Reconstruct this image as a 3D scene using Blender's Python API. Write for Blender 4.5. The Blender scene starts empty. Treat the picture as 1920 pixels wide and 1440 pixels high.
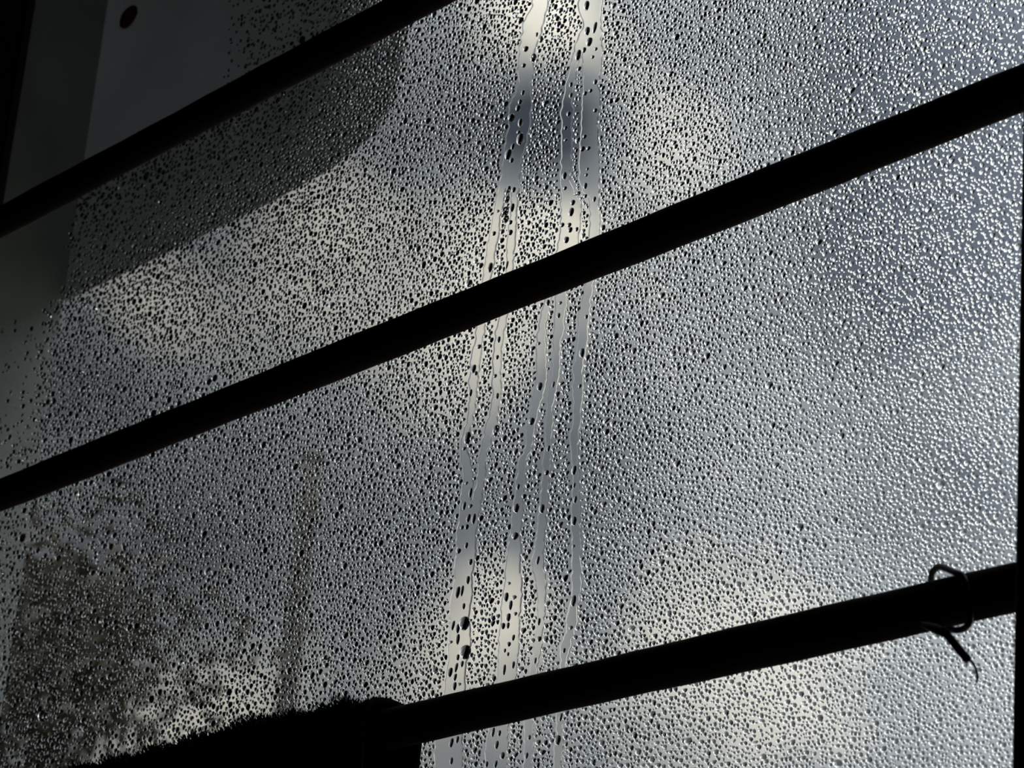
import bpy, bmesh, math, random
import numpy as np
from mathutils import Vector, Matrix

random.seed(7)
rng = np.random.default_rng(7)
scene = bpy.context.scene
C = scene.collection

# ------------------------------------------------------------------ camera
# World: +X along the bars (to the right), +Y out of the window, +Z up.
# Glass plane is Y = 0.  The camera stands to the right of the window and looks up and left.
W, H, F = 1920.0, 1440.0, 5348.76
ROT = np.array([[0.65355921, 0.22864455, 0.7215137],
                [0.75257681, -0.29776618, -0.58733589],
                [0.08055123, 0.92685326, -0.36668042]])
POS = np.array([0.65657747, -0.53447566, 1.49632082])
cam_data = bpy.data.cameras.new('camera')
cam_data.sensor_width = 36.0
cam_data.lens = F / W * 36.0
cam_data.clip_start = 0.01
cam_data.clip_end = 500.0
cam_data.dof.use_dof = True
cam_data.dof.focus_distance = 0.87
cam_data.dof.aperture_fstop = 42.0
cam = bpy.data.objects.new('camera', cam_data)
C.objects.link(cam)
M4 = Matrix.Identity(4)
for i in range(3):
    for j in range(3):
        M4[i][j] = ROT[i, j]
    M4[i][3] = POS[i]
cam.matrix_world = M4
scene.camera = cam


def ray(px, py):
    d = ROT @ np.array([px - W / 2, -(py - H / 2), -F])
    return d / np.linalg.norm(d)


def hit(px, py, Y):
    """point of the plane Y that lies under a photograph pixel"""
    d = ray(px, py)
    return POS + d * ((Y - POS[1]) / d[1])


def far(px, py, dist):
    return POS + ray(px, py) * dist


def to_px(P):
    q = (np.atleast_2d(P) - POS) @ ROT
    return np.stack([W / 2 + F * q[:, 0] / -q[:, 2], H / 2 - F * q[:, 1] / -q[:, 2]], 1)


# ------------------------------------------------------------------ view and sky
scene.view_settings.view_transform = 'Standard'
scene.view_settings.look = 'None'
scene.view_settings.exposure = 0.5
scene.view_settings.gamma = 1.0
scene.view_settings.use_curve_mapping = False
scene.cycles.max_bounces = 8
scene.cycles.transmission_bounces = 8
scene.cycles.diffuse_bounces = 2
scene.cycles.glossy_bounces = 2
scene.cycles.caustics_reflective = False


def mathn(nt, op, a, b=None, c=None):
    n = nt.nodes.new('ShaderNodeMath')
    n.operation = op
    for k, v in enumerate((a, b, c)):
        if v is None:
            continue
        if isinstance(v, (int, float)):
            n.inputs[k].default_value = v
        else:
            nt.links.new(v, n.inputs[k])
    return n.outputs[0]


def build_sky():
    w = bpy.data.worlds.new('cloudy_sky')
    scene.world = w
    w.use_nodes = True
    nt = w.node_tree
    nt.nodes.clear()
    out = nt.nodes.new('ShaderNodeOutputWorld')
    bg = nt.nodes.new('ShaderNodeBackground')
    tc = nt.nodes.new('ShaderNodeTexCoord')
    mp = nt.nodes.new('ShaderNodeMapping')
    mp.inputs['Location'].default_value = (3.1, 1.7, 0.4)
    mp.inputs['Scale'].default_value = (1, 1, 1.5)
    nt.links.new(tc.outputs['Generated'], mp.inputs['Vector'])
    nz = nt.nodes.new('ShaderNodeTexNoise')
    nz.inputs['Scale'].default_value = 9.0
    nz.inputs['Detail'].default_value = 3.0
    nz.inputs['Roughness'].default_value = 0.5
    nt.links.new(mp.outputs[0], nz.inputs['Vector'])
    # cloud banks (bright) and gaps of bluer sky, each a soft lump in its own direction: x, y, spread, strength
    fac = mathn(nt, 'MULTIPLY_ADD', nz.outputs['Fac'], 0.9, 0.02)
    lumps = [(1000, 40, 90, .45), (945, 450, 80, .40), (890, 700, 130, .40), (960, 1120, 80, .35), (860, 1250, 90, .30), (1075, 440, 50, .3),
             (280, 570, 80, .35), (600, 390, 110, .35), (1250, 250, 130, .30), (400, 1330, 120, .40), (1450, 1330, 200, .20), (1300, 1000, 300, .12),
             (980, 245, 80, -.30), (1062, 230, 70, -.35), (1010, 830, 90, -.10), (1062, 690, 60, -.15), (1780, 420, 230, -.28), (1820, 80, 260, -.38),
             (1760, 850, 250, -.22), (200, 690, 100, -.25), (400, 1080, 140, -.25), (1080, 1050, 80, -.2), (1850, 1200, 150, -.15)]
    for (x, y, sp, am) in lumps:
        dl = nt.nodes.new('ShaderNodeVectorMath')
        dl.operation = 'DOT_PRODUCT'
        dl.inputs[1].default_value = tuple(ray(x, y))
        nt.links.new(tc.outputs['Generated'], dl.inputs[0])
        q = mathn(nt, 'POWER', mathn(nt, 'MAXIMUM', dl.outputs['Value'], 0.0), (F / sp) ** 2)
        fac = mathn(nt, 'MULTIPLY_ADD', q, am, fac)
    cr = nt.nodes.new('ShaderNodeValToRGB')
    e = cr.color_ramp.elements
    e[0].position = 0.10
    e[0].color = (0.13, 0.15, 0.19, 1)
    e[1].position = 0.85
    e[1].color = (1.75, 1.64, 1.43, 1)
    m = e.new(0.5)
    m.color = (0.56, 0.59, 0.62, 1)
    nt.links.new(fac, cr.inputs['Fac'])
    # glow of the sun behind the cloud
    sd = ray(4200, 350)
    dp = nt.nodes.new('ShaderNodeVectorMath')
    dp.operation = 'DOT_PRODUCT'
    dp.inputs[1].default_value = tuple(sd)
    nt.links.new(tc.outputs['Generated'], dp.inputs[0])
    d = mathn(nt, 'MAXIMUM', dp.outputs['Value'], 0.0)
    g = mathn(nt, 'POWER', d, 14.0)
    s = mathn(nt, 'MULTIPLY_ADD', g, 1.40, 0.17)
    g2 = mathn(nt, 'POWER', d, 45.0)
    s = mathn(nt, 'MULTIPLY_ADD', g2, 4.3, s)
    # overcast sky: the zenith is brighter than the low sky
    sz = nt.nodes.new('ShaderNodeSeparateXYZ')
    nt.links.new(tc.outputs['Generated'], sz.inputs[0])
    up = mathn(nt, 'MAXIMUM', mathn(nt, 'SUBTRACT', sz.outputs['Z'], 0.47), 0.0)
    s = mathn(nt, 'ADD', s, mathn(nt, 'MINIMUM', mathn(nt, 'MULTIPLY', up, 8.0), 2.2))
    nt.links.new(cr.outputs[0], bg.inputs['Color'])
    nt.links.new(s, bg.inputs['Strength'])
    nt.links.new(bg.outputs[0], out.inputs['Surface'])


build_sky()


# ------------------------------------------------------------------ helpers
def tag(o, label=None, cat=None, group=None, kind=None):
    for k, v in (('label', label), ('category', cat), ('group', group), ('kind', kind)):
        if v:
            o[k] = v
    return o


def link(name, me, mat, parent=None):
    o = bpy.data.objects.new(name, me)
    C.objects.link(o)
    if mat is not None and not me.materials:
        me.materials.append(mat)
    if parent is not None:
        o.parent = parent
    return o


def mesh(name, verts, faces, smooth=False):
    me = bpy.data.meshes.new(name)
    me.from_pydata([tuple(v) for v in verts], [], faces)
    me.validate()
    me.update()
    if smooth:
        me.polygons.foreach_set('use_smooth', [True] * len(me.polygons))
    return me


def empty(name, loc=(0, 0, 0)):
    o = bpy.data.objects.new(name, None)
    o.empty_display_size = 0.02
    o.location = loc
    C.objects.link(o)
    return o


def boxes(name, bl, bevel=0.0):
    """one mesh of boxes (x0,x1,y0,y1,z0,z1)"""
    bm = bmesh.new()
    for (x0, x1, y0, y1, z0, z1) in bl:
        v = [bm.verts.new(p) for p in [(x0, y0, z0), (x1, y0, z0), (x1, y1, z0), (x0, y1, z0),
                                       (x0, y0, z1), (x1, y0, z1), (x1, y1, z1), (x0, y1, z1)]]
        for f in [(3, 2, 1, 0), (4, 5, 6, 7), (0, 1, 5, 4), (1, 2, 6, 5), (2, 3, 7, 6), (3, 0, 4, 7)]:
            bm.faces.new([v[i] for i in f])
    if bevel:
        bmesh.ops.bevel(bm, geom=list(bm.edges), offset=bevel, segments=2, affect='EDGES', profile=0.5)
    me = bpy.data.meshes.new(name)
    bm.to_mesh(me)
    bm.free()
    return me


def tube(name, pts, radii, seg=10, sub=6):
    """round tube along a smoothed polyline"""
    P = [Vector(p) for p in pts]
    if isinstance(radii, (int, float)):
        radii = [radii] * len(P)
    Q, R = [], []
    n = len(P)
    for i in range(n - 1):
        p0, p1, p2, p3 = P[max(i - 1, 0)], P[i], P[i + 1], P[min(i + 2, n - 1)]
        for k in range(sub):
            t = k / sub
            Q.append(0.5 * ((2 * p1) + (p2 - p0) * t + (2 * p0 - 5 * p1 + 4 * p2 - p3) * t * t
                            + (3 * p1 - p0 - 3 * p2 + p3) * t ** 3))
            R.append(radii[i] * (1 - t) + radii[i + 1] * t)
    Q.append(P[-1])
    R.append(radii[-1])
    verts, faces = [], []
    up = Vector((0.3, 0.9, 0.2)).normalized()
    for i, q in enumerate(Q):
        t = (Q[min(i + 1, len(Q) - 1)] - Q[max(i - 1, 0)]).normalized()
        a = (up - t * up.dot(t)).normalized()
        up = a
        b = t.cross(a)
        for k in range(seg):
            w = 2 * math.pi * k / seg
            verts.append(q + (a * math.cos(w) + b * math.sin(w)) * R[i])
    for i in range(len(Q) - 1):
        for k in range(seg):
            k2 = (k + 1) % seg
            faces.append((i * seg + k, i * seg + k2, (i + 1) * seg + k2, (i + 1) * seg + k))
    faces.append(tuple(range(seg))[::-1])
    faces.append(tuple((len(Q) - 1) * seg + k for k in range(seg)))
    return mesh(name, verts, faces, True)


# ------------------------------------------------------------------ materials
def painted(name, col, col2=None, rough=0.6, scale=40.0, bump=0.0, metallic=0.0, spec=0.3):
    m = bpy.data.materials.new(name)
    m.use_nodes = True
    nt = m.node_tree
    b = nt.nodes['Principled BSDF']
    b.inputs['Roughness'].default_value = rough
    b.inputs['Metallic'].default_value = metallic
    b.inputs['Specular IOR Level'].default_value = spec
    tc = nt.nodes.new('ShaderNodeTexCoord')
    nz = nt.nodes.new('ShaderNodeTexNoise')
    nz.inputs['Scale'].default_value = scale
    nz.inputs['Detail'].default_value = 5.0
    nt.links.new(tc.outputs['Object'], nz.inputs['Vector'])
    cr = nt.nodes.new('ShaderNodeValToRGB')
    cr.color_ramp.elements[0].position = 0.35
    cr.color_ramp.elements[1].position = 0.65
    cr.color_ramp.elements[0].color = (*col, 1)
    cr.color_ramp.elements[1].color = (*(col2 or [c * 1.3 for c in col]), 1)
    nt.links.new(nz.outputs['Fac'], cr.inputs['Fac'])
    nt.links.new(cr.outputs[0], b.inputs['Base Color'])
    if bump:
        bp = nt.nodes.new('ShaderNodeBump')
        bp.inputs['Strength'].default_value = bump
        bp.inputs['Distance'].default_value = 0.002
        nt.links.new(nz.outputs['Fac'], bp.inputs['Height'])
        nt.links.new(bp.outputs[0], b.inputs['Normal'])
    return m


def clear(name, ior, col=(1, 1, 1)):
    m = bpy.data.materials.new(name)
    m.use_nodes = True
    nt = m.node_tree
    nt.nodes.clear()
    o = nt.nodes.new('ShaderNodeOutputMaterial')
    g = nt.nodes.new('ShaderNodeBsdfGlass')
    g.inputs['IOR'].default_value = ior
    g.inputs['Roughness'].default_value = 0.0
    g.inputs['Color'].default_value = (*col, 1)
    nt.links.new(g.outputs[0], o.inputs['Surface'])
    return m


def sheet_material(name, col, trans):
    m = bpy.data.materials.new(name)
    m.use_nodes = True
    nt = m.node_tree
    nt.nodes.clear()
    o = nt.nodes.new('ShaderNodeOutputMaterial')
    d = nt.nodes.new('ShaderNodeBsdfDiffuse')
    t = nt.nodes.new('ShaderNodeBsdfTranslucent')
    mx = nt.nodes.new('ShaderNodeMixShader')
    mx.inputs[0].default_value = trans
    tc = nt.nodes.new('ShaderNodeTexCoord')
    nz = nt.nodes.new('ShaderNodeTexNoise')
    nz.inputs['Scale'].default_value = 14.0
    nt.links.new(tc.outputs['Object'], nz.inputs['Vector'])
    cr = nt.nodes.new('ShaderNodeValToRGB')
    cr.color_ramp.elements[0].color = (*[c * 0.8 for c in col], 1)
    cr.color_ramp.elements[1].color = (*[c * 1.15 for c in col], 1)
    nt.links.new(nz.outputs['Fac'], cr.inputs['Fac'])
    nt.links.new(cr.outputs[0], d.inputs['Color'])
    nt.links.new(cr.outputs[0], t.inputs['Color'])
    nt.links.new(d.outputs[0], mx.inputs[1])
    nt.links.new(t.outputs[0], mx.inputs[2])
    nt.links.new(mx.outputs[0], o.inputs['Surface'])
    return m


M_WALL = painted('wall_plaster', (0.45, 0.46, 0.46), rough=0.9, scale=25, bump=0.2)
M_OUT = painted('outside_render', (0.15, 0.145, 0.14), rough=0.9, scale=30, bump=0.2)
M_FLOOR = painted('floor_boards', (0.10, 0.07, 0.05), rough=0.6, scale=12)
M_BAR = painted('bar_paint', (0.030, 0.014, 0.012), (0.045, 0.022, 0.018), rough=0.8, scale=90, bump=0.15, spec=0.12)
M_FRAME = painted('frame_paint', (0.018, 0.014, 0.016), (0.028, 0.02, 0.02), rough=0.5, scale=60, bump=0.1)
M_GLASS = clear('window_glass', 1.45, (0.97, 0.985, 0.98))
M_WATER = clear('water', 1.333)
M_CLOTH = painted('dark_wool', (0.012, 0.010, 0.011), (0.022, 0.018, 0.018), rough=0.95, scale=300, bump=0.6, spec=0.05)
M_WIRE = painted('wire_insulation', (0.022, 0.008, 0.014), (0.03, 0.012, 0.018), rough=0.5, scale=60)
M_STRAND = painted('wire_copper', (0.035, 0.018, 0.012), rough=0.6, scale=60)
M_SHEET = sheet_material('grey_sheet', (0.37, 0.375, 0.38), 0.5)
M_RUST = sheet_material('rust', (0.30, 0.10, 0.08), 0.5)
M_GROUND = painted('ground_soil', (0.05, 0.05, 0.035), (0.09, 0.09, 0.06), rough=0.95, scale=0.6)
M_BARK = painted('bark', (0.05, 0.038, 0.028), rough=0.95, scale=5)
M_LEAF = painted('leaves', (0.10, 0.085, 0.065), (0.15, 0.13, 0.10), rough=0.8, scale=1.5)
M_POLE = painted('pole_wood', (0.13, 0.12, 0.105), rough=0.9, scale=4)

# ------------------------------------------------------------------ the room and the window
XL, XR = -0.367, 0.249          # visible opening, left reveal / right stile
Z0, Z1 = 1.50, 2.20             # opening
YI, YO = -0.05, 0.0440          # inner face of wall, outer face
RX0, RX1, RY0, RZ1 = -1.4, 1.7, -2.9, 2.6
SW = 0.045                      # frame member width hidden in the wall line


def struct(name, me, mat):
    return tag(link(name, me, mat), kind='structure')


ox0, ox1 = XL, XR + SW
wall = struct('wall_front', boxes('wall_front', [
    (RX0, ox0 - 0.0, YI, YO, 0, RZ1), (ox1, RX1, YI, YO, 0, RZ1),
    (ox0, ox1, YI, YO, 0, Z0), (ox0, ox1, YI, YO, Z1, RZ1)]), M_WALL)
struct('wall_left', boxes('wall_left', [(RX0 - 0.1, RX0, RY0, YO, 0, RZ1)]), M_WALL)
struct('wall_right', boxes('wall_right', [(RX1, RX1 + 0.1, RY0, YO, 0, RZ1)]), M_WALL)
struct('wall_back', boxes('wall_back', [(RX0 - 0.1, RX1 + 0.1, RY0 - 0.1, RY0, 0, RZ1)]), M_WALL)
struct('ceiling', boxes('ceiling', [(RX0 - 0.1, RX1 + 0.1, RY0 - 0.1, YO, RZ1, RZ1 + 0.1)]), M_WALL)
struct('floor', boxes('floor', [(RX0 - 0.1, RX1 + 0.1, RY0 - 0.1, YO, -0.1, 0)]), M_FLOOR)

win = tag(empty('window_1', (0, 0, Z0)), kind='structure')


def wpart(name, me, mat):
    o = link(name, me, mat, win)
    o.matrix_parent_inverse = Matrix.Translation((0, 0, -Z0))
    return o


PT = 0.002
wpart('frame_stile', boxes('frame_stile', [(XR, XR + SW, YI, 0.012, Z0, Z1)], 0.0015), M_FRAME)
wpart('frame_stile', boxes('frame_stile', [(XL, XL + 0.004, YI, 0.006, Z0, Z1)], 0.0008), M_FRAME)
wpart('frame_rail', boxes('frame_rail', [(XL + 0.004, XR, YI, 0.012, Z1 - 0.035, Z1)], 0.0015), M_FRAME)
wpart('frame_rail', boxes('frame_rail', [(XL + 0.004, XR, YI, 0.012, Z0, Z0 + 0.035)], 0.0015), M_FRAME)
wpart('glass_pane', boxes('glass_pane', [(XL + 0.004, XR, -PT, PT, Z0 + 0.035, Z1 - 0.035)]), M_GLASS)

# ------------------------------------------------------------------ the three bars
bars = [
    (1.9634, 0.0095, 'highest of the three dark bars, crossing the upper left corner of the window'),
    (1.8390, 0.0095, 'middle dark bar crossing the whole fogged window, nothing hung on it'),
    (1.7085, 0.0, 'lowest dark bar, with the wire tied round it and the woolly cloth over it'),
]
for k, (z0, slope, lab) in enumerate(bars):
    x0, x1 = XL + 0.004, XR
    # round iron rod, slightly uneven with old paint
    n, sg, rr = 70, 18, (0.00585, 0.00595, 0.0060)[k]
    verts, faces = [], []
    for i in range(n + 1):
        x = x0 + (x1 - x0) * i / n
        z = z0 + slope * x
        for q in range(sg):
            w = 2 * math.pi * q / sg
            r = rr + 0.00012 * math.sin(37 * x + 5 * k + 2 * w) + 0.00008 * math.sin(171 * x + 3 * w + k)
            verts.append((x, -0.035 + r * math.cos(w), z + r * math.sin(w)))
    for i in range(n):
        for q in range(sg):
            q2 = (q + 1) % sg
            faces.append((i * sg + q, i * sg + q2, (i + 1) * sg + q2, (i + 1) * sg + q))
    faces.append(tuple(range(sg))[::-1])
    faces.append(tuple(n * sg + q for q in range(sg)))
    o = link('window_bar', mesh('window_bar', verts, faces, True), M_BAR)
    tag(o, lab, 'bar', 'bars across the window')

# ------------------------------------------------------------------ outside: sheet, ground, tree, pole
outline = [(130, 560), (250, 503), (360, 450), (510, 376), (620, 315), (690, 258), (735, 195), (752, 120), (765, 40), (790, -70), (800, -200)]
YS = 0.0455
front = [hit(x, y, YS) for x, y in outline]
pts = [(XL - 0.03, front[0][2] - 0.0005)] + [(p[0], p[2]) for p in front]
pts += [(pts[-1][0] + 0.004, 2.26), (XL - 0.03, 2.26)]
n = len(pts)
sv = [(x, YS, z) for x, z in pts] + [(x, YS + 0.003, z) for x, z in pts]
sf = [tuple(range(n)), tuple(range(n, 2 * n))[::-1]] + [((i + 1) % n, i, n + i, n + (i + 1) % n) for i in range(n)]
sheet = tag(empty('hanging_sheet', (XL, YS, 1.975)), 'dark grey sheet hanging outside behind the upper left of the glass', 'sheet')
o = link('sheet_panel', mesh('sheet_panel', sv, sf), M_SHEET, sheet)
o.matrix_parent_inverse = Matrix.Translation((-XL, -YS, -1.975))
bp = hit(250, 36, YS)
bm = bmesh.new()
bmesh.ops.create_uvsphere(bm, u_segments=14, v_segments=8, radius=0.0055)
bmesh.ops.scale(bm, vec=(1.3, 0.35, 1), verts=bm.verts)
me = bpy.data.meshes.new('rivet')
bm.to_mesh(me)
bm.free()
o = tag(link('rivet', me, M_RUST, sheet), 'small rust-red spot on the sheet')
o.matrix_parent_inverse = Matrix.Translation((-XL, -YS, -1.975))
o.location = (bp[0], YS, bp[2])

gv, gf = [(-150, YO, -0.02), (150, YO, -0.02), (150, 250, -0.02), (-150, 250, -0.02)], [(0, 1, 2, 3)]
gm = boxes('ground', [(-200, 120, YO + 0.01, 260, -0.3, -0.02)])
struct('ground', gm, M_GROUND)


def build_tree(px, py, dist, rad, label):
    top = far(px, py, dist)
    base = Vector((top[0], top[1], -0.02))
    root = tag(empty('garden_tree', base), label, 'tree')
    inv = Matrix.Translation(-base)
    hgt = top[2]
    tp = [base + Vector((0.12 * math.sin(k * 1.3), 0.1 * math.cos(k), hgt * k / 6)) for k in range(7)]
    o = link('trunk', tube('trunk', tp, [0.22 - 0.028 * k for k in range(7)]), M_BARK, root)
    o.matrix_parent_inverse = inv
    cen = Vector(top)
    for k in range(7):
        a = 2.4 * k
        e = cen + Vector((math.cos(a) * rad * 0.8, math.sin(a) * rad * 0.8, rad * (0.4 * math.sin(3 * k))))
        s = base + Vector((0, 0, hgt * (0.6 + 0.04 * k)))
        o = link('branch', tube('branch', [s, s.lerp(e, 0.5) + Vector((0, 0, 0.25)), e], [0.09, 0.05, 0.015], 7), M_BARK, root)
        o.matrix_parent_inverse = inv
    verts, faces = [], []
    for k in range(4200):
        v = Vector(rng.normal(size=3))
        v.normalize()
        r = rad * min(1.7, abs(random.gauss(0, 0.72))) * (1 + 0.25 * math.sin(4 * v.x + 3 * v.z) + 0.15 * math.sin(9 * v.y))
        p = cen + Vector((v.x * r, v.y * r, v.z * r * 0.85))
        a = Vector(rng.normal(size=3)).normalized()
        b = a.orthogonal().normalized()
        c = a.cross(b)
        s = random.uniform(0.06, 0.12)
        i = len(verts)
        verts += [p - a * s * 1.6, p + b * s * 0.6 + c * 0.01, p + a * s * 1.6, p - b * s * 0.6 + c * 0.01, p + c * 0.03]
        faces += [(i, i + 1, i + 4), (i + 1, i + 2, i + 4), (i + 2, i + 3, i + 4), (i + 3, i, i + 4), (i, i + 3, i + 2, i + 1)]
    o = tag(link('foliage', mesh('foliage', verts, faces), M_LEAF, root), kind='stuff')
    o.matrix_parent_inverse = inv


build_tree(90, 1210, 30.0, 1.25, 'dark tree blurred behind the lower left of the fogged glass')

tp = far(588, 860, 24.0)
bt = far(560, 1380, 24.0)
pole = tag(empty('garden_pole', (tp[0], tp[1], -0.02)), 'thin dark upright pole blurred behind the glass above the woolly cloth', 'pole')
inv = Matrix.Translation((-tp[0], -tp[1], 0.02))
o = link('shaft', tube('shaft', [(tp[0], tp[1], -0.02), (tp[0], tp[1], tp[2] * 0.5), (tp[0], tp[1], tp[2])], [0.13, 0.105, 0.085], 14), M_POLE, pole)
o.matrix_parent_inverse = inv
o = link('cap', tube('cap', [(tp[0], tp[1], tp[2]), (tp[0], tp[1], tp[2] + 0.03), (tp[0], tp[1], tp[2] + 0.07)], [0.1, 0.1, 0.03], 14), M_POLE, pole)
o.matrix_parent_inverse = inv

# ------------------------------------------------------------------ water running down the glass
# each ribbon: (y, left x, right x) in photograph pixels along the cleared run
A_TOP = [(-60, 1018, 1052), (0, 999, 1030), (21, 992, 1027), (42, 981, 1020), (62, 978, 1016), (83, 973, 1009), (108, 972, 1001), (135, 971, 1002),
         (156, 970, 997), (177, 963, 997), (198, 953, 999), (229, 952, 996), (250, 950, 992), (271, 945, 988), (300, 942, 979), (334, 938, 975), (353, 933, 975)]
A_L1 = [(353, 933, 950), (388, 927, 944), (417, 922, 937), (438, 918, 937), (463, 913, 931), (490, 909, 929), (522, 905, 921), (608, 895, 912),
        (635, 890, 906), (658, 884, 903), (687, 881, 900), (719, 879, 898), (750, 878, 894), (792, 874, 888), (801, 869, 885), (822, 865, 880),
        (842, 863, 875), (863, 863, 883), (884, 867, 887), (905, 867, 889), (938, 863, 883)]
A_R1 = [(353, 959, 975), (388, 958, 970), (417, 954, 969), (438, 952, 968), (470, 949, 966), (501, 948, 962), (598, 935, 952), (625, 928, 946), (646, 926, 943),
        (667, 923, 941), (708, 922, 940), (740, 923, 940), (771, 917, 935), (800, 909, 931), (822, 904, 924), (842, 900, 917), (863, 894, 912),
        (884, 897, 912), (905, 894, 908), (938, 885, 905)]
A_BOT = [(938, 863, 905), (967, 861, 900), (988, 857, 896), (1020, 855, 894), (1040, 854, 894), (1072, 851, 888), (1091, 851, 886), (1122, 845, 886),
         (1154, 841, 880), (1185, 840, 883), (1216, 840, 883), (1247, 838, 875), (1268, 834, 873), (1300, 832, 871), (1383, 817, 868), (1440, 813, 867), (1520, 806, 860)]
B_TOP = [(-60, 1084, 1130), (0, 1085, 1129), (21, 1084, 1129), (42, 1093, 1128), (55, 1090, 1130), (83, 1078, 1130), (98, 1075, 1130)]
B_L = [(98, 1075, 1090), (125, 1068, 1083), (156, 1059, 1079), (177, 1056, 1073), (208, 1051, 1076), (229, 1051, 1075), (260, 1051, 1073), (300, 1051, 1074),
       (334, 1049, 1069), (360, 1052, 1078), (376, 1051, 1089), (400, 1051, 1090), (420, 1050, 1088), (440, 1048, 1087), (455, 1047, 1085), (500, 1034, 1074), (535, 1027, 1068)]
C_L = [(535, 1027, 1041), (555, 1023, 1036), (586, 1014, 1029), (608, 1009, 1025), (646, 1005, 1025), (667, 1005, 1026), (710, 1004, 1026), (729, 1002, 1023), (750, 997, 1018),
       (771, 993, 1010), (801, 986, 1004), (830, 986, 1002), (846, 983, 998), (863, 972, 988), (884, 971, 987), (905, 967, 985), (926, 964, 983), (947, 961, 981),
       (988, 958, 979), (1010, 953, 977), (1040, 950, 977), (1070, 946, 977), (1091, 945, 981), (1122, 941, 979), (1154, 937, 976), (1185, 934, 974), (1216, 933, 974),
       (1247, 932, 971), (1268, 931, 967), (1360, 918, 955), (1400, 910, 953), (1440, 907, 950), (1520, 897, 940)]
C_R = [(535, 1045, 1068), (548, 1043, 1064), (570, 1040, 1064), (608, 1039, 1059), (646, 1037, 1053), (667, 1035, 1052), (710, 1034, 1049), (729, 1027, 1045), (750, 1025, 1041),
       (771, 1023, 1038), (800, 1021, 1038), (842, 1021, 1035), (863, 1017, 1035), (884, 1017, 1033), (905, 1015, 1029), (947, 1010, 1027), (967, 1008, 1025), (988, 1008, 1024),
       (1010, 1002, 1021), (1040, 999, 1020), (1070, 996, 1021), (1091, 1004, 1024), (1122, 1007, 1024), (1154, 1008, 1022), (1185, 1005, 1019), (1216, 1000, 1015),
       (1247, 994, 1008), (1262, 990, 1008), (1353, 982, 1000), (1390, 983, 1001), (1440, 980, 998), (1520, 972, 988)]
D_RUN = [(98, 1092, 1130), (125, 1092, 1129), (156, 1091, 1123), (177, 1090, 1128), (208, 1090, 1124), (229, 1088, 1123), (260, 1087, 1123), (300, 1085, 1127), (334, 1083, 1125),
         (358, 1090, 1125), (370, 1104, 1125), (400, 1106, 1125), (420, 1105, 1124), (435, 1103, 1123), (525, 1098, 1115), (555, 1092, 1112), (586, 1085, 1107), (608, 1084, 1105),
         (646, 1080, 1102), (667, 1078, 1098), (688, 1074, 1094), (729, 1073, 1095), (771, 1073, 1092), (800, 1071, 1090), (822, 1067, 1086), (842, 1068, 1086), (863, 1071, 1086),
         (884, 1073, 1086), (926, 1071, 1088), (947, 1070, 1089), (988, 1068, 1088), (1010, 1071, 1091), (1070, 1071, 1092), (1100, 1070, 1091), (1122, 1071, 1088), (1143, 1064, 1084),
         (1164, 1060, 1083), (1185, 1060, 1079), (1206, 1051, 1073), (1227, 1049, 1068), (1247, 1049, 1063), (1340, 1042, 1056), (1380, 1043, 1057), (1400, 1038, 1057), (1440, 1037, 1052), (1520, 1030, 1044)]

YG = -PT                         # room side of the glass
Y_FILM = YG - 0.00003
FILM_H = 0.00007
all_ribbons = []


def ribbon(rows, seed):
    r = random.Random(seed)
    ys = np.arange(rows[0][0], rows[-1][0] + 0.01, 4.0)
    ys[-1] = rows[-1][0]
    yy = [q[0] for q in rows]
    xl = np.interp(ys, yy, [q[1] for q in rows])
    xr = np.interp(ys, yy, [q[2] for q in rows])
    k = np.array([0.25, 0.5, 0.25])

    def rag():
        a = np.array([r.gauss(0, 1.5) for _ in ys])
        if len(a) > 3:
            a = np.convolve(np.pad(a, 1, mode='edge'), k, 'valid')
        return a
    xl = xl + rag()
    xr = xr + rag()
    all_ribbons.append((ys, xl, xr))
    verts, faces = [], []
    for y, a, b in zip(ys, xl, xr):
        w = b - a
        e = min(3.0, w * 0.3)
        for x, h in ((a, 0), (a + e * 0.4, 0.7), (a + e, 1), (b - e, 1), (b - e * 0.4, 0.7), (b, 0)):
            p = hit(x, y, Y_FILM)
            verts.append((p[0], Y_FILM - FILM_H * h, p[2]))
    n = len(ys)
    for i in range(n - 1):
        for q in range(5):
            faces.append((i * 6 + q, (i + 1) * 6 + q, (i + 1) * 6 + q + 1, i * 6 + q + 1))
        faces.append((i * 6 + 5, (i + 1) * 6 + 5, (i + 1) * 6, i * 6))
    faces.append(tuple(range(6)))
    faces.append(tuple((n - 1) * 6 + q for q in range(6))[::-1])
    me = mesh('water_film', verts, faces)
    bm = bmesh.new()
    bm.from_mesh(me)
    bmesh.ops.recalc_face_normals(bm, faces=bm.faces)
    bm.to_mesh(me)
    bm.free()
    return me


def dome(name, seg, rings, hgt):
    """plano-convex bead in the XZ plane, bulging to -Y, unit radius"""
    verts, faces = [], []
    for k in range(rings):
        t = k / rings
        rr = math.cos(t * math.pi / 2) ** 0.8
        for s in range(seg):
            a = 2 * math.pi * s / seg
            verts.append((rr * math.cos(a), -hgt * math.sin(t * math.pi / 2), rr * math.sin(a)))
    verts.append((0, -hgt, 0))
    for k in range(rings - 1):
        for s in range(seg):
            s2 = (s + 1) % seg
            faces.append((k * seg + s, k * seg + s2, (k + 1) * seg + s2, (k + 1) * seg + s))
    for s in range(seg):
        faces.append(((rings - 1) * seg + s, (rings - 1) * seg + (s + 1) % seg, rings * seg))
    me = mesh(name, verts, faces, True)
    bm = bmesh.new()
    bm.from_mesh(me)
    b = [bm.verts.new((math.cos(2 * math.pi * s / seg), 0, math.sin(2 * math.pi * s / seg))) for s in range(seg)]
    bm.faces.new(b[::-1])
    bm.to_mesh(me)
    bm.free()
    me.materials.append(M_WATER)
    return me


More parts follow.
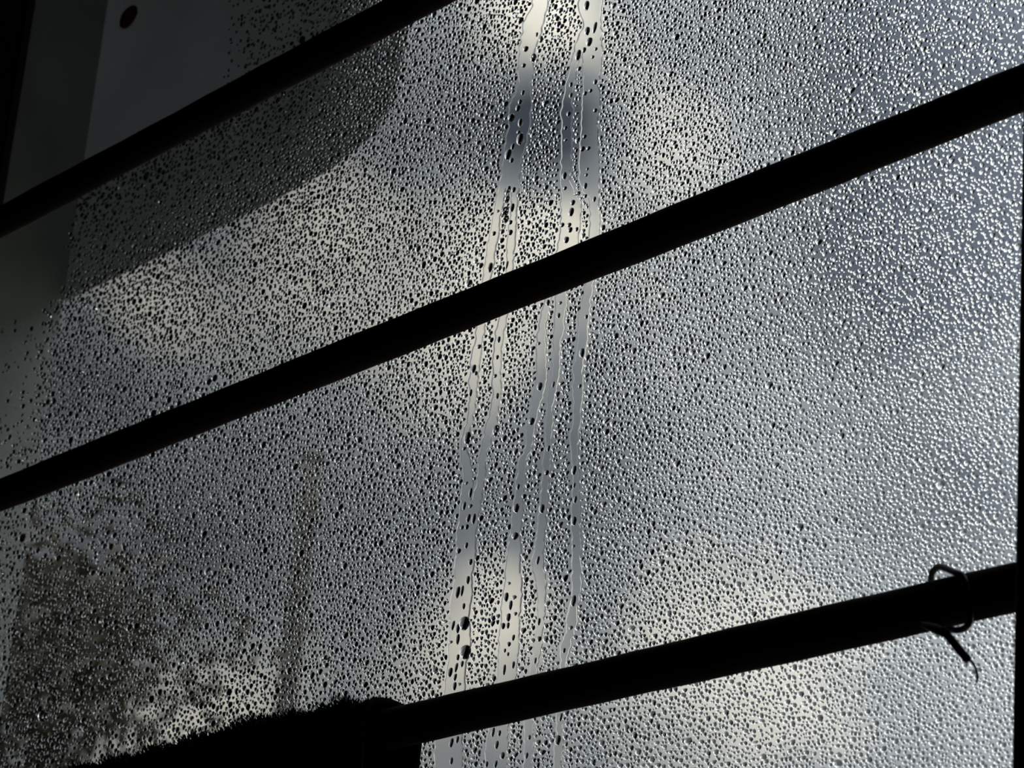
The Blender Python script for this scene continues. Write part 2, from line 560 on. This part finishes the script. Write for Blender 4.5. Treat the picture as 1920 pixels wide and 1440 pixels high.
# beads left standing in the runs: x, y, half length, half width (pixels)
BEADS = [
    (987, 92, 5, 4), (983, 123, 4, 3), (1001, 109, 8, 4), (1015, 74, 6, 3), (1007, 65, 4, 2), (981, 174, 5, 2.5), (976, 191, 5, 3), (972, 203, 6, 3.5),
    (960, 221, 7, 5), (976, 230, 8, 3), (973, 248, 3.5, 3), (976, 261, 11, 4.5), (954, 290, 10, 4.5), (962, 275, 6, 2.5), (960, 301, 5, 3),
    (954, 357, 8, 3), (964, 356, 5, 3), (952, 374, 7, 3.5), (961, 390, 8, 3.5), (949, 397, 9, 5), (950, 411, 7, 4), (934, 396, 2.5, 3), (958, 417, 4, 3),
    (958, 436, 5, 3.5), (927, 438, 4, 3), (920, 502, 9, 3.5), (951, 497, 7, 2), (899, 650, 4, 3.5), (936, 637, 6, 2.5), (889, 692, 8, 3.5), (893, 700, 4, 2.5),
    (883, 737, 7, 2.5), (933, 743, 6, 2.5), (929, 705, 3.5, 3), (933, 670, 4, 2.5), (878, 822, 12, 5), (871, 841, 3.5, 3), (875, 906, 3, 3),
    (883, 924, 9, 2.5), (871, 949, 8, 2.5), (883, 949, 4, 3.5), (879, 972, 8, 3), (889, 973, 10, 3), (867, 989, 4, 3), (876, 988, 5, 3), (875, 1023, 6, 2.5),
    (861, 1033, 5, 3.5), (883, 1054, 6, 3), (931, 807, 10, 4.5), (859, 1111, 11, 3.5), (878, 1088, 8, 3), (867, 1108, 10, 2.5), (870, 1137, 6, 2.5),
    (873, 1169, 13, 7.5), (875, 1223, 13.5, 8), (850, 1173, 9, 2.5), (859, 1179, 9, 3), (859, 1199, 10, 3), (859, 1233, 6, 2.5), (846, 1204, 3, 3),
    (845, 1261, 9, 3.5), (856, 1252, 9, 2.5), (867, 1245, 6, 2.5), (854, 1270, 7, 2.5), (853, 1287, 8, 3), (862, 1283, 3, 3), (847, 1393, 9, 3), (858, 1387, 7, 2.5), (847, 1427, 7, 2.5),
    # second run
    (1059, 330, 7, 3.5), (1060, 353, 3.5, 3), (1071, 159, 5, 2.5), (1071, 179, 5, 2.5), (1067, 214, 5, 3), (1061, 240, 4, 2.5), (1061, 263, 3, 3),
    (1085, 104, 10, 4), (1075, 380, 5, 3.5), (1072, 398, 8, 4), (1055, 422, 4, 3.5), (1068, 422, 4, 3.5), (1070, 431, 5, 3.5), (1082, 430, 4, 2.5), (1063, 450, 6, 4), (1082, 363, 3, 6),
    (1028, 568, 6, 3), (1051, 568, 3, 3), (1048, 592, 5, 2.5), (1011, 644, 3, 2.5), (1013, 725, 8, 4), (1038, 721, 6, 2), (998, 790, 7, 4.5),
    (972, 913, 6, 2.5), (969, 953, 9, 4.5), (967, 1005, 7, 5.5), (1029, 841, 6, 2.5), (1026, 886, 5, 3.5), (1017, 954, 9, 4), (1009, 1051, 8, 2.5),
    (950, 1120, 9, 3.5), (958, 1135, 9, 3), (954, 1158, 8, 3.5), (944, 1174, 6, 3.5), (953, 1173, 6, 2.5), (963, 1196, 6, 2.5), (955, 1208, 4.5, 3), (947, 1220, 4, 2),
    (953, 1227, 4, 2), (946, 1256, 10, 2.5), (963, 1247, 7, 2.5), (955, 1094, 3, 3), (967, 1151, 3.5, 3), (965, 1120, 4, 4), (1011, 1166, 7, 2.5), (1012, 1198, 5, 3.5), (1004, 1239, 6, 2),
    (925, 1373, 9, 2.5), (932, 1397, 8, 3), (937, 1375, 6, 2.5), (943, 1417, 7, 3.5), (913, 1433, 6, 2.5), (930, 1433, 7, 2.5), (993, 1383, 5, 2.5), (988, 1417, 6, 2.5),
    # right run
    (1101, 11, 9, 4), (1116, 52, 10, 3), (1102, 59, 8, 4), (1106, 79, 8, 4.5), (1096, 94, 5, 3), (1098, 175, 4, 3), (1108, 170, 3.5, 3), (1112, 107, 3, 2.5), (1118, 92, 3, 2.5),
    (1117, 207, 4, 3), (1117, 154, 5, 3), (1097, 256, 4, 3), (1104, 278, 4, 3.5), (1093, 279, 5, 4), (1098, 349, 6, 3), (1115, 374, 5, 2.5), (1102, 317, 3, 2), (1100, 328, 3, 2.5),
    (1092, 662, 9, 4), (1088, 724, 4, 2.5), (1100, 594, 4, 2.5), (1077, 882, 9, 3.5), (1077, 910, 5, 2), (1079, 937, 7, 2.5), (1077, 977, 9, 4), (1076, 1024, 3, 2.5),
    (1076, 1127, 11, 4), (1071, 1177, 4, 3.5), (1058, 1220, 5, 2.5), (1052, 1345, 8, 2.5), (1047, 1388, 10, 4.5),
]
bead_me = dome('droplet', 18, 6, 1.0)
PXM = 1.0


def place_bead(x, y, hl, hw, parent, inv, tilt=None, name='droplet'):
    Y = Y_FILM - FILM_H - 0.00003
    p = hit(x, y, Y)
    px_x = (hit(x + 1, y, Y) - p)[0]          # metres of glass for one pixel
    px_z = -(hit(x, y + 1, Y) - p)[2]
    o = bpy.data.objects.new(name, bead_me)
    C.objects.link(o)
    if parent is not None:
        o.parent = parent
        o.matrix_parent_inverse = inv
    o.location = tuple(p)
    a = tilt if tilt is not None else 0.06 + 0.22 * ((x * 7 + y * 3) % 10) / 10
    sx, sz = hw * px_x, hl * px_z
    o.rotation_euler = (0, a, 0)
    o.scale = (sx, min(sx, sz) * 0.95, sz)
    return o


def streak(ribbons, lab, beads):
    p0 = hit(ribbons[-1][-1][1], ribbons[-1][-1][0], Y_FILM)
    root = tag(empty('water_streak', tuple(p0)), lab, 'water streak', 'water streaks down the glass')
    inv = Matrix.Translation([-q for q in p0])
    for k, rows in enumerate(ribbons):
        o = link('water_film', ribbon(rows, 31 * k + len(rows)), M_WATER, root)
        o.matrix_parent_inverse = inv
    for b in beads:
        place_bead(*b, root, inv)


kA = next(i for i, b in enumerate(BEADS) if b[:2] == (1059, 330))
kD = next(i for i, b in enumerate(BEADS) if b[:2] == (1101, 11))
streak([A_TOP, A_L1, A_R1, A_BOT], 'leftmost clear water streak down the glass, forked in the middle, with two large drops', BEADS[:kA])
streak([B_TOP, B_L, C_L, C_R], 'middle clear water streak, parting into two thin runs below the middle bar', BEADS[kA:kD])
streak([D_RUN], 'rightmost clear water streak, a single run from top to bottom', BEADS[kD:])

# loose drops away from the runs
for (x, y, hl, hw, tl, lab) in [
        (83, 1343, 12, 6, 0.0, 'single large drop at the far lower left of the glass'),
        (610, 1234, 4, 10, 0.1, 'flat dark drop just above the top of the woolly cloth')]:
    o = place_bead(x, y, hl, hw, None, None, tl, 'water_drop')
    tag(o, lab, 'water drop')

# ------------------------------------------------------------------ condensation: tens of thousands of tiny beads


def smooth_noise(x, z, scale, seed):
    r = np.random.default_rng(seed)
    v = np.zeros_like(x)
    for _ in range(7):
        a = r.uniform(0, 2 * math.pi)
        k = scale * r.uniform(0.5, 1.6)
        v += np.sin(k * (x * math.cos(a) + z * math.sin(a)) + r.uniform(0, 6.28))
    return v / 7


def condensation():
    gx0, gx1, gz0, gz1 = XL + 0.006, XR - 0.002, Z0 + 0.037, Z1 - 0.037
    xs, zs, ss = [], [], []
    x = gx0
    while x < gx1:
        s = max(math.hypot(x - POS[0], POS[1]) / 0.86, 0.8)
        zc = np.arange(gz0, gz1, 0.00078 * s)
        xs.append(np.full(len(zc), x))
        zs.append(zc)
        ss.append(np.full(len(zc), s))
        x += 0.00125 * s
    X, Z, S = map(np.concatenate, (xs, zs, ss))
    n = len(X)
    X = X + rng.uniform(-0.5, 0.5, n) * 0.00125 * S
    Z = Z + rng.uniform(-0.5, 0.5, n) * 0.0008 * S
    P = to_px(np.stack([X, np.full(n, YG), Z], 1))
    px, py = P[:, 0], P[:, 1]
    keep = np.ones(n, bool)
    for ys, xl, xr in all_ribbons:
        a = np.interp(py, ys, xl)
        b = np.interp(py, ys, xr)
        keep &= ~((py >= ys[0]) & (py <= ys[-1]) & (px > a - 2.5) & (px < b + 2.5))
    # beads are sparser in patches, and towards the upper right corner of the glass
    dens = 0.95 + 0.12 * smooth_noise(X, Z, 90, 3) + 0.10 * smooth_noise(X, Z, 260, 5)
    dens -= 0.60 * np.clip((X - 0.10) / 0.15, 0, 1) * np.clip((Z - 1.76) / 0.1, 0, 1)
    # hardly any along the left reveal and in the upper left corner, few at the lower left
    dens -= 0.88 * np.clip((135 - 0.15 * (py - 560) - px) / 50, 0, 1) * np.clip((990 - py) / 60, 0, 1)
    dens -= 0.80 * np.clip((760 - px) / 420, 0, 1) * np.clip((410 - 0.52 * px - py) / 40, 0, 1)
    dens -= 0.55 * np.clip((560 - 0.46 * (px - 130) - py) / 30, 0, 1) * np.clip((760 - px) / 500, 0, 1)
    dens -= 0.5 * np.clip((330 - px) / 120, 0, 1) * np.clip((py - 940) / 60, 0, 1)
    keep &= rng.uniform(0, 1, n) < dens
    # outside what the photograph shows fewer beads, grown larger
    inside = (px > -120) & (px < 2100) & (py > -200) & (py < 1580)
    keep &= inside | (rng.uniform(0, 1, n) < 0.25)
    S = np.where(inside, S, S * 1.6)
    X, Z, S = X[keep], Z[keep], S[keep]
    n = len(X)
    size = np.exp(rng.normal(0, 0.2, n))
    rx = 0.00067 * S * size * rng.uniform(0.7, 1.35, n)
    rz = 0.00047 * S * size * rng.uniform(0.7, 1.7, n)
    # keep the beads apart: the larger ones first, the rest where there is room
    order = np.argsort(-(rx * rz))
    cell = 0.003
    grid = {}
    take = []
    Xl, Zl, RX, RZ = X.tolist(), Z.tolist(), rx.tolist(), rz.tolist()
    for i in order.tolist():
        x, z, a, b = Xl[i], Zl[i], RX[i], RZ[i]
        cx, cz = int(x // cell), int(z // cell)
        ok = True
        for gx in (cx - 1, cx, cx + 1):
            for gz in (cz - 1, cz, cz + 1):
                for j in grid.get((gx, gz), ()):
                    u = (x - Xl[j]) / (a + RX[j])
                    v = (z - Zl[j]) / (b + RZ[j])
                    if u * u + v * v < 0.80:
                        ok = False
                        break
                if not ok:
                    break
            if not ok:
                break
        if ok:
            grid.setdefault((cx, cz), []).append(i)
            take.append(i)
    take = np.array(take)
    X, Z, S, rx, rz = X[take], Z[take], S[take], rx[take], rz[take]
    n = len(X)
    seg = 7
    th = np.arange(seg) * 2 * math.pi / seg
    rot = rng.normal(0.0, 0.25, n)
    h2, h3 = rng.uniform(0, 0.12, n), rng.uniform(0, 0.14, n)
    p2, p3 = rng.uniform(0, 6.28, n), rng.uniform(0, 6.28, n)
    rad = 1 + h2[:, None] * np.cos(2 * th + p2[:, None]) + h3[:, None] * np.cos(3 * th + p3[:, None])
    ux, uz = rad * np.cos(th) * rx[:, None], rad * np.sin(th) * rz[:, None]
    cr, sr = np.cos(rot)[:, None], np.sin(rot)[:, None]
    ox, oz = ux * cr - uz * sr, ux * sr + uz * cr
    hgt = np.minimum(rx, rz) * rng.uniform(0.7, 1.1, n)
    Yb = YG - 0.00003
    V = np.zeros((n, 3 * seg + 1, 3))
    for k, (f, hh) in enumerate(((1.0, 0.0), (0.68, 0.70))):
        V[:, k * seg:(k + 1) * seg, 0] = X[:, None] + ox * f
        V[:, k * seg:(k + 1) * seg, 1] = Yb - hgt[:, None] * hh
        V[:, k * seg:(k + 1) * seg, 2] = Z[:, None] + oz * f
    V[:, 2 * seg] = np.stack([X, Yb - hgt, Z], 1)
    V[:, 2 * seg + 1:] = V[:, :seg]
    quads = np.array([(s, (s + 1) % seg, seg + (s + 1) % seg, seg + s) for s in range(seg)])
    tris = np.array([(seg + s, seg + (s + 1) % seg, 2 * seg) for s in range(seg)])
    base = np.arange(2 * seg + 1, 3 * seg + 1)[::-1]
    one = np.concatenate([quads.ravel(), tris.ravel(), base])
    lens = np.array([4] * seg + [3] * seg + [seg])
    nv = 3 * seg + 1
    loops = (one[None, :] + (np.arange(n) * nv)[:, None]).ravel().astype(np.int32)
    lt = np.tile(lens, n).astype(np.int32)
    ls = np.concatenate([[0], np.cumsum(lt)[:-1]]).astype(np.int32)
    me = bpy.data.meshes.new('condensation')
    me.vertices.add(n * nv)
    me.vertices.foreach_set('co', V.astype(np.float32).ravel())
    me.loops.add(len(loops))
    me.loops.foreach_set('vertex_index', loops)
    me.polygons.add(len(lt))
    me.polygons.foreach_set('loop_start', ls)
    me.polygons.foreach_set('use_smooth', np.ones(len(lt), bool))
    me.update(calc_edges=True)
    print('condensation beads', n, 'tris', n * (seg * 3 + seg - 2))
    o = link('condensation', me, M_WATER)
    tag(o, 'fine grey condensation beads fogging the inside of the window glass', 'condensation', kind='stuff')


condensation()

# ------------------------------------------------------------------ woolly cloth over the lowest bar
edge = [(120, 1462), (211, 1435), (255, 1421), (291, 1410), (328, 1396), (375, 1376), (433, 1367), (462, 1351), (510, 1344), (565, 1339), (619, 1330), (656, 1318), (703, 1312)]
YC = -0.043
ep = [hit(x, y, YC) for x, y in edge]
ex, ez = np.array([p[0] for p in ep]), np.array([p[2] for p in ep])
x_end = hit(783, 1395, -0.0250)[0]
zb = 1.7085


def cloth():
    root = tag(empty('woolly_cloth', (x_end - 0.1, -0.035, zb)), 'black fuzzy cloth draped over the left of the lowest bar', 'cloth')
    inv = Matrix.Translation((-(x_end - 0.1), 0.035, -zb))
    nx, ns = 150, 40
    x0 = XL + 0.006
    verts, faces = [], []
    for i in range(nx + 1):
        x = x0 + (x_end - x0) * i / nx
        zt = np.interp(x, ex, ez)
        if x < ex[0]:
            zt = ez[0] - 0.002
        tz = max(zt - zb, 0.0078)
        for j in range(ns + 1):
            t = j / ns
            if t < 0.42:                       # front flap
                u = t / 0.42
                y = -0.0452 - 0.0012 * math.sin(9 * u + 30 * x) * (1 - u)
                z = zb - 0.14 * (1 - u) + 0.002 * u
            elif t < 0.66:                     # over the bar
                u = (t - 0.42) / 0.24 * math.pi
                y = -0.035 - 0.0102 * math.cos(u)
                z = zb + 0.002 + (tz - 0.002) * math.sin(u) ** 0.55
            else:
                u = (t - 0.66) / 0.34
                y = -0.0248 + 0.0015 * u
                z = zb + 0.002 - 0.10 * u
            k = 0.0006 * math.sin(310 * x + 40 * t) + 0.0005 * math.sin(140 * x - 17 * t) + random.gauss(0, 0.00012)
            verts.append((x, y + k * 0.6, z + (k if 0.42 < t < 0.66 else 0)))
    m = ns + 1
    for i in range(nx):
        for j in range(ns):
            faces.append((i * m + j, i * m + j + 1, (i + 1) * m + j + 1, (i + 1) * m + j))
    me = mesh('fabric', verts, faces, True)
    o = link('fabric', me, M_CLOTH, root)
    o.matrix_parent_inverse = inv
    so = o.modifiers.new('thickness', 'SOLIDIFY')
    so.thickness = 0.0018
    so.offset = 0.0
    # fuzz: thin curved hairs all over the outside
    fv, ff = [], []
    for _ in range(14000):
        i, j = random.randrange(nx - 1), int(min(ns - 1, max(0, random.gauss(0.5, 0.13) * ns)))
        a, b, c = (Vector(verts[i * m + j]), Vector(verts[(i + 1) * m + j]), Vector(verts[i * m + j + 1]))
        nrm = (c - a).cross(b - a).normalized()
        if nrm.dot(a - Vector((a.x, -0.035, zb - 0.03))) < 0:
            nrm = -nrm
        p = a + (b - a) * random.random() + (c - a) * random.random()
        ln = random.uniform(0.0014, 0.0042) * (0.6 + 0.8 * (math.sin(260 * p.x) * 0.5 + 0.5))
        d = (nrm + Vector((random.gauss(-0.25, 0.5), random.gauss(0, 0.4), random.gauss(0.1, 0.4)))).normalized()
        s = d.orthogonal().normalized() * 0.0003
        s2 = d.cross(s)
        k = len(fv)
        mid = p + d * ln * 0.6 + Vector((random.gauss(0, 0.0002), 0, random.gauss(0, 0.0002)))
        fv += [p + s, p - s * 0.5 + s2 * 0.87, p - s * 0.5 - s2 * 0.87, mid + s * 0.6, mid - s * 0.3 + s2 * 0.5, mid - s * 0.3 - s2 * 0.5,
               p + d * ln + Vector((random.gauss(0, 0.0004), 0, random.gauss(0, 0.0004)))]
        for q in range(3):
            q2 = (q + 1) % 3
            ff += [(k + q, k + q2, k + 3 + q2, k + 3 + q), (k + 3 + q, k + 3 + q2, k + 6)]
    o = tag(link('fuzz', mesh('fuzz', fv, ff), M_CLOTH, root), kind='stuff')
    o.matrix_parent_inverse = inv


cloth()

# ------------------------------------------------------------------ wire tied round the lowest bar
def wire():
    p0 = hit(1770, 1120, -0.043)
    root = tag(empty('tied_wire', tuple(p0)), 'short piece of wire twisted round the right end of the lowest bar', 'wire')
    inv = Matrix.Translation([-q for q in p0])

    def path(l):
        return [tuple(hit(x, y, Y)) for x, y, Y in l]
    loop = path([(1757, 1181, -0.0445), (1751, 1165, -0.0270), (1748, 1140, -0.0272), (1745, 1105, -0.0272), (1745.5, 1090, -0.0285), (1748, 1074, -0.0320), (1757, 1064, -0.0350),
                 (1767, 1063, -0.0375), (1781, 1069, -0.0405), (1795, 1075.5, -0.0428), (1805, 1082, -0.0432), (1813, 1110, -0.0432), (1818, 1150, -0.0432),
                 (1818, 1166, -0.0428), (1811, 1176, -0.0412), (1800, 1181, -0.0400), (1787, 1181, -0.0408), (1774, 1180, -0.0435), (1764, 1182, -0.0450)])
    o = link('loop', tube('loop', loop, 0.00082, 10, 6), M_WIRE, root)
    o.matrix_parent_inverse = inv
    tw = path([(1728, 1170, -0.0425), (1741, 1174, -0.0440), (1756, 1180, -0.0450), (1768, 1185, -0.0455), (1776, 1190, -0.0455)])
    o = link('twist', tube('twist', tw, [0.0006, 0.0010, 0.0012, 0.0011, 0.0009], 10, 5), M_WIRE, root)
    o.matrix_parent_inverse = inv
    tail = path([(1768, 1180, -0.0455), (1779, 1194, -0.0457), (1796, 1215, -0.0459), (1814, 1236, -0.0460)])
    o = link('sheath', tube('sheath', tail, [0.00095, 0.00098, 0.00104, 0.00106], 12, 5), M_WIRE, root)
    o.matrix_parent_inverse = inv
    st = path([(1811, 1232, -0.0460), (1819, 1238, -0.0460), (1826, 1246, -0.0460), (1831, 1258, -0.0460), (1832.5, 1270, -0.0460), (1831, 1279, -0.0460)])
    o = tag(link('bare_strand', tube('bare_strand', st, 0.00032, 8, 5), M_STRAND, root), 'thin bare strand at the end of the wire')
    o.matrix_parent_inverse = inv


wire()
